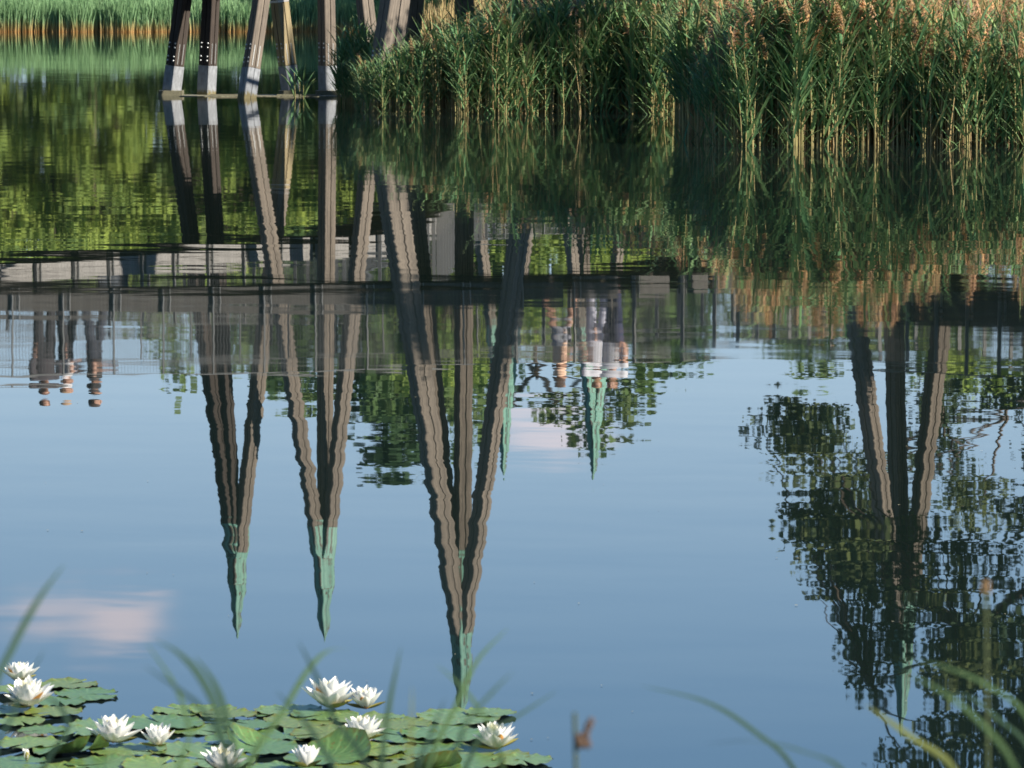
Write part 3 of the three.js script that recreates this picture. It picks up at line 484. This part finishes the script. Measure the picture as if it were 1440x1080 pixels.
const treeList = [
  // kind, x, distance, height, spread, label
  ['lime', -19.4, 157.5, 8.6, 1.0, 'lime tree at the outer end of the far shore, right at the sedge'], ['lime', -15.4, 157, 8.2, 1.0, 'low lime tree leaning over the far sedge'], ['green', -13.0, 168, 11.2, 1.3, 'broad mid green tree filling the row behind the willow'], ['dark', -17.8, 170, 11.4, 1.4, 'broad dark tree filling the row behind the lime trees'], ['green', -9.0, 170, 11.0, 1.3, 'broad green tree behind the bright lime one'], ['lime', -6.9, 158, 8.4, .9, 'small lime tree between the open-water pylons'], ['dark', -21.5, 172, 12, 1.4, 'broad dark tree behind the outer end of the far shore row'],
  ['dark', -20.5, 163, 10.5, 1.1, 'dark green round tree at the outer end of the far shore row'], ['lime', -17.2, 160, 10.2, 1.1, 'lime green tree with a dark neighbour on the far shore'], ['willow', -14.2, 162, 10.8, 1.1, 'pale green willow between two lime trees on the far shore'], ['lime', -11.0, 158.5, 9.6, 1.0, 'bright lime tree beside the pale willow on the far shore'],
  ['green', -8.2, 164, 10.5, 1.0, 'mid green round tree right behind the far sedge'], ['willow', -12.9, 178, 14.2, .8, 'tall slim pale willow standing behind the far shore row'], ['dark', -5.6, 160, 9.8, 1.0, 'dark tree behind the two open-water pylons'], ['column', -9.8, 176, 14.8, 1.0, 'narrow upright tree behind the far shore row'],
  ['green', -7.4, 182, 16.6, .95, 'tall mid green tree behind the open-water pylons'], ['spruce', -5.0, 180, 18.6, 1.15, 'tallest dark spruce on the far shore'], ['dark', -3.4, 178, 17.2, .8, 'dark tree close beside the tallest spruce'], ['lime', -1.9, 150, 13.0, .7, 'light green tree behind the thick-legged pylon'],
  ['green', .8, 158, 16.2, .9, 'rounded green tree behind the walkers'], ['lime', 2.4, 150, 10.5, 1.0, 'lime tree low behind the reed bank'], ['column', 5.6, 160, 13.0, 1.1, 'upright green tree on the bank behind the reed plumes'], ['green', 8.2, 165, 12.8, 1.0, 'green round tree on the bank behind the reed plumes'], ['willow', 10.2, 150, 10.4, 1.0, 'pale willow on the bank behind the footbridge'], ['dark', 13.5, 160, 12.6, 1.0, 'dark tree beyond the pale willow on the right bank'], ['lime', 18.2, 152, 13.4, 1.1, 'lime green tree beyond the big dark tree'], ['green', 15.6, 185, 15.5, 1.1, 'mid green tree far behind the big dark tree'],
];
for (const [k, x, d, h, w, label] of treeList) {
  const g = thing('tree', label, 'tree', [x, groundHeight(x, d) - .05, -d], 'trees on the far banks'); g.scale.set(w * h / 10, h / 10.2, w * h / 10); g.rotation.y = x * 1.7;
  mesh('trunk', kinds[k].trunk, mat.bark, g); mesh('crown', kinds[k].crown, mat.leaf, g);
}
// unseen wood, added to keep the low sky off the pylons' left sides
[[-29, 40], [-33, 50], [-30, 60], [-34, 69], [-30, 78], [-33, 88], [-31, 98], [-34, 110], [-31, 122], [-30, 31], [-35, 136]].forEach(([x, d], k) => {
  const g = thing('tree', ['first', 'second', 'third', 'fourth', 'fifth', 'sixth', 'seventh', 'eighth', 'ninth', 'last', 'tenth'][k] + ' tall tree in the added wood along the left bank', 'tree', [x, groundHeight(x, d) - .05, -d], 'trees of the added left bank wood'); g.scale.set(2.1, 2.1 + .2 * Math.sin(k * 2), 2.1); g.rotation.y = k * 1.3;
  const t = kinds[['dark', 'green', 'dark'][k % 3]]; mesh('trunk', t.trunk, mat.bark, g); mesh('crown', t.crown, mat.leaf, g);
});
// the lower bushes in front of the far row, and on the bank under the footbridge
const bushGeo = [0, 1, 2].map((k) => { const r = rng(600 + k), cl = []; for (let q = 0; q < 14; q++) cl.push([V((r() - .5) * 2.2, .5 + r() * 1.2, (r() - .5) * 1.6), .5 + .4 * r()]); return foliage(610 + k, cl, 120, .16, MIDG, k === 1 ? DARKG : OLIVE); });
const bushes = [[-19, 157, 2.0, 'dark low bush at the outer end of the far sedge'], [-15.6, 156.5, 1.7, 'low bush between the sedge and the willow'], [-12.4, 157, 1.9, 'low bush under the bright lime tree'], [-9.4, 156.5, 1.8, 'low bush behind the far sedge near the pylons'], [-6.6, 157, 2.1, 'bush at the foot of the dark tree behind the pylons'], [-3.6, 156, 1.8, 'bush at the foot of the tallest spruce'],
  [2.2, 80, .9, 'small bush in the dry grass behind the walkers'], [5.2, 84, 1.0, 'small bush in the dry grass behind the plumes'], [8.5, 79, 1.2, 'small bush near the trunk of the big dark tree'], [.2, 88, 1.0, 'small bush in the dry grass under the rear arm of the bridge'], [3.6, 104, 1.6, 'wide bush on the bank beyond the dry grass'], [7.4, 108, 1.7, 'wide bush on the bank beyond the big dark tree']];
bushes.forEach(([x, d, s, label], k) => { const g = thing('bush', label, 'bush', [x, groundHeight(x, d) - .1, -d], 'bushes on the banks'); g.scale.setScalar(s); g.rotation.y = k * 2.1; mesh('foliage', bushGeo[k % 3], mat.leaf, g); mesh('stem', stemTube([V(0, 0, 0), V(.05, .5, 0), V(.15, 1.1, .1)], [.05, .04, .02], 5), mat.bark, g); });

// the big tree on the right bank
{
  const T = [9.6, .1, -61], g = thing('big_tree', 'big dark broad-crowned tree leaning over the reeds on the right bank', 'tree', T), r = rng(909), clumps = [];
  const left = [[3.8, 3.7], [4.5, 3.35], [5.2, 4.1], [5.8, 3.85], [6.6, 4.4], [7.6, 4.7], [8.7, 5.15], [9.6, 5.3], [10.3, 6.0], [11.2, 8]];
  const xl = (h) => { for (let k = 0; k + 1 < left.length; k++) if (h <= left[k + 1][0]) return lerp(left[k][1], left[k + 1][1], clamp((h - left[k][0]) / (left[k + 1][0] - left[k][0]), 0, 1)); return 8.5; };
  for (let k = 0; k < 900 && clumps.length < 330; k++) {
    const h = lerp(4.0, 11.4, Math.pow(r(), .9)), x0 = xl(h), x = x0 + .4 + (14.5 - x0) * Math.pow(r(), 1.25), d0 = 61.2 + (r() - .5) * lerp(2.6, 5, clamp((x - x0) / 3, 0, 1)), d = Math.min(d0, 62.8 - Math.max(0, h - 6.5) * .8 - .5 * r()), gap = noise2(x * .55, h * .62 + d * .12);
    if ((d < 65 && Math.hypot(x - 5.55, h - 8.5) < .5) || gap > .5 || (h < 4.9 && noise2(x * .9 + 40, 2) > 0)) continue;
    const behind = x > 4.5 && x < 6.9 && h < 6.0, f = behind ? 1.13 : 1;       // low boughs by the pylon grow on its far side
    clumps.push([V(x * f - T[0], (h + 2) * f - 2 - T[1], -d * f - T[2]), .34 + .42 * r(), .7]);
  }
  for (const [x, h, d, q] of [[3.6, 4.5, 61.2, .34], [3.95, 4.2, 61.6, .3], [4.2, 4.75, 61.2, .42], [4.6, 4.4, 61.6, .38], [4.1, 5.65, 60.8, .36], [4.45, 5.8, 61, .42], [4.7, 5.5, 61.6, .4], [4.4, 6.9, 60.6, .22], [5.0, 6.5, 61, .5], [5.2, 7.3, 61.2, .5], [5.2, 8.3, 61, .42]]) clumps.push([V(x - T[0], h - T[1], -d - T[2]), q, .7]);
  mesh('trunk', stemTube([V(0, -.2, 0), V(-.05, 1.2, .1), V(.1, 3, 0), V(0, 5, -.1), V(.2, 7.5, 0), V(.1, 10, .1)], [.55, .42, .36, .27, .16, .05], 10), mat.bark, g);
  const limbs = [];
  for (let k = 0; k < 12; k++) {
    const c = clumps[clumps.length - 1 - k * 14] ?? clumps[k], y0 = clamp(c[0].y * .55, 2.0, 7), a = V(.05, y0, 0), b = c[0];
    const pts = [a, a.clone().lerp(b, .35).add(V(0, .35, 0)), a.clone().lerp(b, .7).add(V(0, .3, 0)), b.clone()]; limbs.push(pts); mesh('limb', stemTube(pts, [.15, .10, .06, .02], 6), mat.bark, g);
  }
  const twigs = []; for (const [c] of clumps) { let best = null, bd = 9e9; for (const L of limbs) for (let q = 1; q < 4; q++) { const dd = L[q].distanceTo(c); if (dd < bd) { bd = dd; best = L[q]; } } if (bd > .1) twigs.push(stemTube([best, best.clone().lerp(c, .5).add(V(0, .12, 0)), c], [.03, .02, .006], 4)); }
  mesh('twigs', mergeGeometries(twigs), mat.bark, g);
  mesh('crown', foliage(911, clumps, 640, .105, [.022, .052, .030], [.11, .135, .045]), mat.leaf, g);
}

// ---------------------------------------------------------------- water lilies
const PADS = [[-1.253,11.931,0.084],[-1.185,11.751,0.096],[-1.247,11.623,0.072],[-1.245,11.442,0.08],[-1.392,11.799,0.073],[-1.378,11.509,0.081],[-1.104,11.276,0.086],[-1.317,11.309,0.07],[-1.148,11.147,0.078],[-1.242,11.147,0.069],[-0.903,11.509,0.077],[-0.967,11.353,0.07],[-0.815,11.498,0.063],[-0.941,11.265,0.105],[-0.769,11.397,0.08],[-0.832,11.201,0.082],[-0.993,10.888,0.091],[-1.138,10.868,0.1],[-1.259,10.97,0.084],[-0.701,11.233,0.069],[-0.661,11.453,0.053],[-0.611,11.498,0.088],[-0.572,11.309,0.094],[-0.51,11.397,0.085],[-0.411,11.342,0.085],[-0.345,11.375,0.07],[-0.6,11.116,0.093],[-0.488,11.126,0.093],[-0.726,11.021,0.084],[-0.644,10.898,0.091],[-0.848,10.919,0.091],[-0.762,10.748,0.099],[-0.368,10.888,0.091],[-0.473,10.768,0.099],[-0.294,11.233,0.079],[-0.219,11.287,0.103],[-0.144,11.386,0.123],[-0.058,11.442,0.069],[-0.28,11.074,0.102],[-0.178,11.095,0.104],[-0.294,10.868,0.1],[-0.183,10.868,0.105],[-0.055,10.808,0.104],[0.027,10.728,0.075],[-0.126,10.689,0.107],[-0.234,10.65,0.107],[-0.35,10.631,0.103],[-1.029,10.689,0.098],[-0.89,10.65,0.098],[-1.261,10.67,0.089],[-1.149,10.631,0.089],[-0.575,10.631,0.097]];
const FLOWERS = [[-1.389,11.906,0.099],[-1.319,11.498,0.128],[-1.035,10.949,0.119],[-0.916,10.898,0.091],[-1.232,10.699,0.05],[-0.722,10.554,0.106],[-0.516,10.602,0.088],[-0.496,11.475,0.134],[-0.396,11.464,0.099],[-0.39,10.99,0.11],[-0.042,10.858,0.114]];
const BLADES = [[0,0.0071,0,[[-0.351,1.514,2.84],[-0.34,1.545,2.87],[-0.325,1.574,2.9],[-0.31,1.594,2.93]]],[0,0.0047,1,[[-0.38,1.43,3.1],[-0.372,1.451,3.13],[-0.366,1.469,3.16],[-0.353,1.493,3.19]]],[0,0.005,1,[[-0.375,1.367,3.36],[-0.357,1.399,3.39],[-0.374,1.416,3.42],[-0.397,1.41,3.45]]],[1,0.0067,0,[[-0.195,1.46,2.87],[-0.203,1.496,2.9],[-0.219,1.519,2.93],[-0.236,1.529,2.96],[-0.254,1.532,2.99]]],[1,0.0063,0,[[-0.204,1.411,3.13],[-0.215,1.451,3.16],[-0.226,1.469,3.19],[-0.242,1.483,3.22]]],[1,0.0046,1,[[-0.183,1.484,2.74],[-0.202,1.518,2.77],[-0.222,1.529,2.8],[-0.247,1.539,2.83]]],[1,0.0045,2,[[-0.238,1.435,3.0],[-0.232,1.456,3.03],[-0.243,1.484,3.06],[-0.268,1.514,3.09]]],[2,0.0069,2,[[-0.219,1.348,3.46],[-0.19,1.393,3.49],[-0.17,1.424,3.52],[-0.155,1.435,3.55],[-0.137,1.431,3.58]]],[2,0.0051,1,[[-0.104,1.422,3.07],[-0.131,1.456,3.1],[-0.145,1.482,3.13],[-0.16,1.504,3.16]]],[2,0.0061,0,[[-0.104,1.373,3.33],[-0.098,1.421,3.36],[-0.089,1.464,3.39]]],[2,0.0029,3,[[-0.072,1.446,2.94],[-0.071,1.474,2.97],[-0.071,1.497,3.0]]],[2,0.0053,1,[[-0.135,1.397,3.2],[-0.146,1.411,3.23],[-0.162,1.428,3.26],[-0.184,1.444,3.29]]],[3,0.0059,2,[[-0.072,1.33,3.56],[-0.048,1.381,3.59],[-0.03,1.415,3.62],[-0.003,1.439,3.65]]],[3,0.0048,1,[[-0.072,1.403,3.17],[-0.062,1.425,3.2],[-0.051,1.449,3.23]]],[3,0.0051,0,[[-0.029,1.378,3.43],[0.0,1.392,3.46],[0.038,1.411,3.49]]],[3,0.0041,0,[[-0.036,1.456,3.04],[-0.015,1.48,3.07],[0.001,1.491,3.1]]],[3,0.0044,2,[[-0.011,1.401,3.3],[-0.027,1.424,3.33],[-0.039,1.435,3.36],[-0.061,1.449,3.39]]],[4,0.0052,0,[[0.234,1.346,3.46],[0.199,1.378,3.49],[0.163,1.396,3.52],[0.108,1.405,3.55]]],[4,0.0041,0,[[0.244,1.419,3.07],[0.213,1.432,3.1],[0.181,1.434,3.13],[0.145,1.426,3.16]]],[4,0.0078,3,[[0.352,1.37,3.33],[0.318,1.396,3.36],[0.301,1.405,3.39],[0.287,1.411,3.42]]],[5,0.0055,2,[[0.329,1.482,2.74],[0.305,1.514,2.77],[0.282,1.529,2.8],[0.259,1.536,2.83]]],[5,0.0055,2,[[0.368,1.471,3.0],[0.344,1.491,3.03],[0.314,1.501,3.06],[0.278,1.503,3.09]]],[5,0.0049,0,[[0.402,1.4,3.26],[0.38,1.422,3.29],[0.357,1.436,3.32],[0.335,1.433,3.35]]]];
const padTex = canvasTexture(512, 512, (u, v) => {
  const x = u * 2 - 1, y = v * 2 - 1, a = Math.atan2(y, x), q = Math.hypot(x, y), vein = Math.pow(Math.abs(Math.sin(a * 8.5 + .15 * noise2(q * 4, a))), 14) * smoothstep(q, .05, .2), n = .5 + .25 * noise2(x * 3, y * 3) + .2 * noise2(x * 11, y * 11), spot = noise2(x * 7 + 5, y * 7) > .66 ? 1 : 0, edge = smoothstep(q + .05 * noise2(x * 6, y * 6 + 9), .9, .99);
  let c = mixc([.25, .345, .185], [.39, .475, .255], n); c = mixc(c, [.50, .58, .38], vein * .5); c = mixc(c, [.40, .30, .13], spot * .6); return mixc(c, [.36, .34, .14], edge * .75);
});
const padMats = [[1, 1, 1], [.8, .9, .85], [1.1, 1.05, .7], [.7, .8, .7], [1.0, .85, .5]].map((c) => std({ map: padTex, color: rgb(...c), roughness: .42, side: THREE.DoubleSide }));
function padGeo_(seed, curl) {
  const r = rng(seed), pos = [], idx = [], uv = [], A = 80, R = 6, notch = .13, lob = 9 + Math.floor(r() * 5), ph = r() * 6.28, ph2 = r() * 6.28;
  for (let j = 0; j <= R; j++) for (let i = 0; i <= A; i++) {
    const a = notch + (2 * Math.PI - 2 * notch) * i / A, t = j / R, near = Math.min(i, A - i) / A, q = t * (1 + .010 * Math.sin(lob * a + ph) * t * t + .05 * Math.sin(2 * a + ph2)) * (near < .03 ? .97 : 1);
    let y = .04 * Math.pow(Math.max(0, Math.sin(lob * a + ph)), 2) * Math.pow(t, 9) + .012 * t * Math.sin(2 * a + ph) + .05 * Math.pow(t, 9) * Math.max(0, noise2(a * 1.3, seed));
    if (curl) { const k = Math.max(0, Math.cos(a - curl)); y += k * k * .55 * t * t * t; }
    pos.push(q * Math.cos(a), y * 1.0, q * Math.sin(a)); uv.push(.5 + .49 * t * Math.cos(a), .5 + .49 * t * Math.sin(a));
  }
  for (let j = 0; j < R; j++) for (let i = 0; i < A; i++) { const a = j * (A + 1) + i, b = a + A + 1; idx.push(a, a + 1, b, b, a + 1, b + 1); }
  return geom(pos, idx, null, uv);
}
const padGeos = [1, 2, 3, 4, 5, 6].map((k) => padGeo_(700 + k)), padCurled = [[1.5, 721], [3.4, 722], [0.2, 723]].map(([c, s]) => padGeo_(s, c));
{
  const made = [], r = rng(444);
  PADS.forEach(([x, d, rad], k) => {
    const curl = [17, 29, 33, 45].includes(k), geo = curl ? padCurled[k % 3] : padGeos[Math.floor(r() * 6)], m = new THREE.Mesh(geo, padMats[Math.floor(Math.pow(r(), 1.5) * 5)]);
    m.name = numbered('lily_pad'); m.castShadow = m.receiveShadow = true; m.position.set(x, .003 + .0022 * (k % 5) + .001 * r(), -d); m.rotation.set((r() - .5) * .03, r() * 6.28, (r() - .5) * .03, 'YXZ'); const s = rad * (.92 + .2 * r()); m.scale.set(s, s * (curl ? 1 : 1.15), s);
    scene.add(m); made.push([m, x, d, curl]);
  });
  const short = ['lily behind the wide open one', 'wide open lily', 'flat-opened lily', 'lily touching the flat-opened one', 'small half-closed bud', 'lily behind the bent sedge', 'lily with the creamy centre', 'large lily of the pair', 'brown-sepalled lily of the pair', 'lily before the pair', 'lone outermost lily'], rank = short.map(() => 0), nth = ['closest', 'second closest', 'third closest', 'fourth closest', 'fifth closest', 'sixth closest', 'seventh closest', 'eighth closest', 'ninth closest', 'tenth closest', 'eleventh closest', 'twelfth closest', 'thirteenth closest', 'fourteenth closest', 'fifteenth closest'];
  made.map((p) => { const ds = FLOWERS.map(([fx, fd]) => Math.hypot(fx - p[1], fd - p[2])), k = ds.indexOf(Math.min(...ds)); return [p, k, ds[k]]; }).sort((a, b) => a[2] - b[2]).forEach(([[m, , , curl], k]) => tag(m, (curl ? 'curled' : 'flat') + ' green lily pad, ' + nth[rank[k]++] + ' to the ' + short[k], 'lily pad', 'lily pads'));
}
const petalMat = phys({ color: rgb(.72, .72, .68), roughness: .55, transmission: .22, thickness: 0, side: THREE.DoubleSide }), petalCream = phys({ color: rgb(.72, .68, .50), roughness: .55, transmission: .22, thickness: 0, side: THREE.DoubleSide }), sepalMat = std({ color: rgb(.22, .20, .05), roughness: .6, side: THREE.DoubleSide }), sepalBrown = std({ color: rgb(.42, .20, .04), roughness: .6, side: THREE.DoubleSide }), stamenMat = std({ color: rgb(.80, .52, .10), roughness: .7 });
function petalGeo(len, wid, cup) { const pos = [], idx = [], n = 7; for (let i = 0; i <= n; i++) { const t = i / n, w = wid * Math.pow(Math.sin(Math.PI * Math.pow(t * .93 + .05, .8)), .85); for (const s of [-1, -.5, 0, .5, 1]) pos.push(s * w, cup * (s * s) * w + .22 * len * t * t, t * len); } for (let i = 0; i < n; i++) for (let k = 0; k < 4; k++) { const a = i * 5 + k, b = a + 5; idx.push(a, b, a + 1, a + 1, b, b + 1); } return geom(pos, idx); }
const petals = [petalGeo(.5, .125, .55), petalGeo(.47, .12, .7), petalGeo(.40, .10, .8), petalGeo(.30, .075, .9)], stamenGeo = new THREE.CapsuleGeometry(.012, .13, 2, 5).translate(0, .075, 0);
function flower(x, d, size, open, label, seed, bud) {
  const g = thing('water_lily', label, 'water lily', [x, .014, -d], 'white water lilies'), r = rng(seed); g.scale.setScalar(size * 1.19); g.rotation.set((r() - .4) * .34, r() * 6.28, (r() - .5) * .34);
  const rings = bud ? [[5, 62, 0], [4, 74, 1]] : [[8, 14, 0], [8, 33, 0], [7, 50, 1], [6, 64, 2], [5, 76, 3]];
  rings.forEach(([n, el, k], q) => { for (let i = 0; i < n; i++) { const p = mesh('petal', petals[k], k > 1 ? petalCream : petalMat, g), a = (i + .5 * (q % 2) + .25 * (r() - .5)) / n * 6.283, e = degToRad(lerp(80, el + 9 * (r() - .5), open)); p.rotation.set(-e, a, 0, 'YXZ'); p.position.set(Math.sin(a) * .045, .02 + .012 * q, Math.cos(a) * .045); const s = .92 + .18 * r(); p.scale.set(s, s, s); } });
  for (let i = 0; i < 4; i++) { const p = mesh('sepal', petals[0], i === seed % 4 ? sepalBrown : sepalMat, g), a = (i + .3) / 4 * 6.283; p.rotation.set(-degToRad(bud ? 66 : i === seed % 4 ? 38 : 6), a, 0, 'YXZ'); p.position.set(Math.sin(a) * .04, .0, Math.cos(a) * .04); p.scale.setScalar(.9); }
  if (!bud) for (let i = 0; i < 16; i++) { const p = mesh('stamen', stamenGeo, stamenMat, g), a = i * 2.4; p.position.set(Math.sin(a) * .05, .04, Math.cos(a) * .05); p.rotation.set(.5 * Math.cos(a), 0, -.5 * Math.sin(a)); }
}
const flowerLabels = ['white water lily with a brown sepal, half behind a tall blade by the open-water pads', 'wide open white water lily just in front of the brown-sepalled one', 'broad flat-opened white water lily showing its yellow centre', 'white water lily touching the flat-opened one, a curled pad beside it', 'small half-closed white lily bud amid pads', 'white water lily behind the tall bent sedge blades', 'white water lily with a crowded, creamy centre', 'large white water lily of the touching pair at the outer pads', 'white water lily with brown sepal beside the larger one of the pair', 'white water lily just in front of the touching pair', 'lone white water lily on the outermost pads beside open water'];
FLOWERS.forEach(([x, d, s], k) => flower(x, d, s, [.9, .86, 1, .72, .6, .8, .58, .9, .72, .96, .84][k], flowerLabels[k], 800 + k, k === 4));

// bits of leaf and seed fluff adrift on the open water
{
  const r = rng(3131), bit = new THREE.CircleGeometry(1, 6).rotateX(-HP), m = std({ color: rgb(.20, .18, .11), roughness: .8, side: THREE.DoubleSide });
  stuff('floating_litter', bit, m, 90, () => { const d = 10.8 + 34 * Math.pow(r(), 1.6), x = (r() - .5) * .26 * d; return { pos: [x, .003, -d], ry: r() * 6.28, s: .0025 + .006 * r() * r(), c: Array(3).fill(.5 + r()) }; }, 'tiny bits of leaf and fluff drifting on the open water', 'litter');
}

// ---------------------------------------------------------------- tall sedge on the near bank
{
  const bladeCols = [[.045, .085, .045], [.025, .055, .035], [.075, .13, .05], [.15, .17, .05]], clumps = [];
  const names = ['tall sedge clump at the end of the pads with one long upright blade', 'sedge clump with two long arching blades before the flat-opened lily', 'sedge clump with crossed blades before the touching pair of lilies', 'sedge clump with blades fanning over the outermost pads', 'sedge clump with low arching blades before open water', 'bright green sedge clump bending before the dark tree reflection'];
  for (const [c, w, k, pts] of BLADES) {
    const first = pts[0]; clumps[c] ??= (() => { const x = first[0] * .97, d = first[2] + .25; return thing('sedge_clump', names[c], 'sedge', [x, groundHeight(x, d) - .03, -d], 'sedge on the near bank'); })();
    const g = clumps[c], P = pts.map(([x, y, d]) => V(x, y, -d).sub(g.position)), dir = P[0].clone().sub(P[1]).normalize(), drop = P[0].y, root = V(P[0].x * .25 + dir.x * .12, 0, P[0].z * .4);
    const mid = P[0].clone().lerp(root, .5).add(V(dir.x * .1, 0, 0)); const curve = new THREE.CatmullRomCurve3([root, mid, ...P], false, 'centripetal'), n = 22, q = curve.getPoints(n);
    mesh('blade', ribbon(q, q.map((_, i) => w * (c === 5 ? .32 : .38) * (i / n > .72 ? Math.max(.06, Math.pow((1 - i / n) / .28, .7)) : 1)), V(1, 0, .25), .3, q.map(() => bladeCols[k])), mat.plant, g);
  }
  const stalk = (label, x, d, y, r, name) => { const gy = groundHeight(x, d) - .02, g = thing(name, label, 'plant', [x, gy, -d]); mesh('stem', stemTube([V(.02, 0, 0), V(.012, (y - gy) * .5, .01), V(0, y - gy, 0)], [.0026, .0022, .0016], 6, [[.07, .10, .045], [.07, .10, .045], [.08, .10, .045]]), mat.plant, g); return [g, y - gy]; };
  const [a, ha] = stalk('thin upright stalk with a small orange-brown seed head', .347, 3.1, 1.554, 0, 'seed_stalk');
  for (let k = 0; k < 7; k++) { const m = mesh('seed', new THREE.SphereGeometry(.0014, 7, 5), std({ color: rgb(.22, .13, .06), roughness: .8 }), a); m.position.set(.0025 * Math.cos(k * 2.4), ha - .004 + .0011 * k, .0025 * Math.sin(k * 2.4)); m.scale.y = 1.5; }
  const [b, hb] = stalk('thin dark rush with brown florets on one side', .046, 3.1, 1.46, 0, 'rush_stalk');
  const fl = std({ color: rgb(.07, .04, .025), roughness: .9 });
  [[.004, -.022, .004], [.008, -.016, .0032], [.010, -.010, .003], [.0095, -.023, .003], [.003, -.019, .0035], [.012, -.006, .0026]].forEach(([x, y, s]) => { const m = mesh('floret', new THREE.IcosahedronGeometry(s, 1), fl, b); m.position.set(x, hb + y, .002); m.scale.set(1, 1.25, 1); });
}

scene.traverse((o) => { if (o.isMesh) { o.castShadow = true; o.receiveShadow = true; } });
renderer.render(scene, camera);
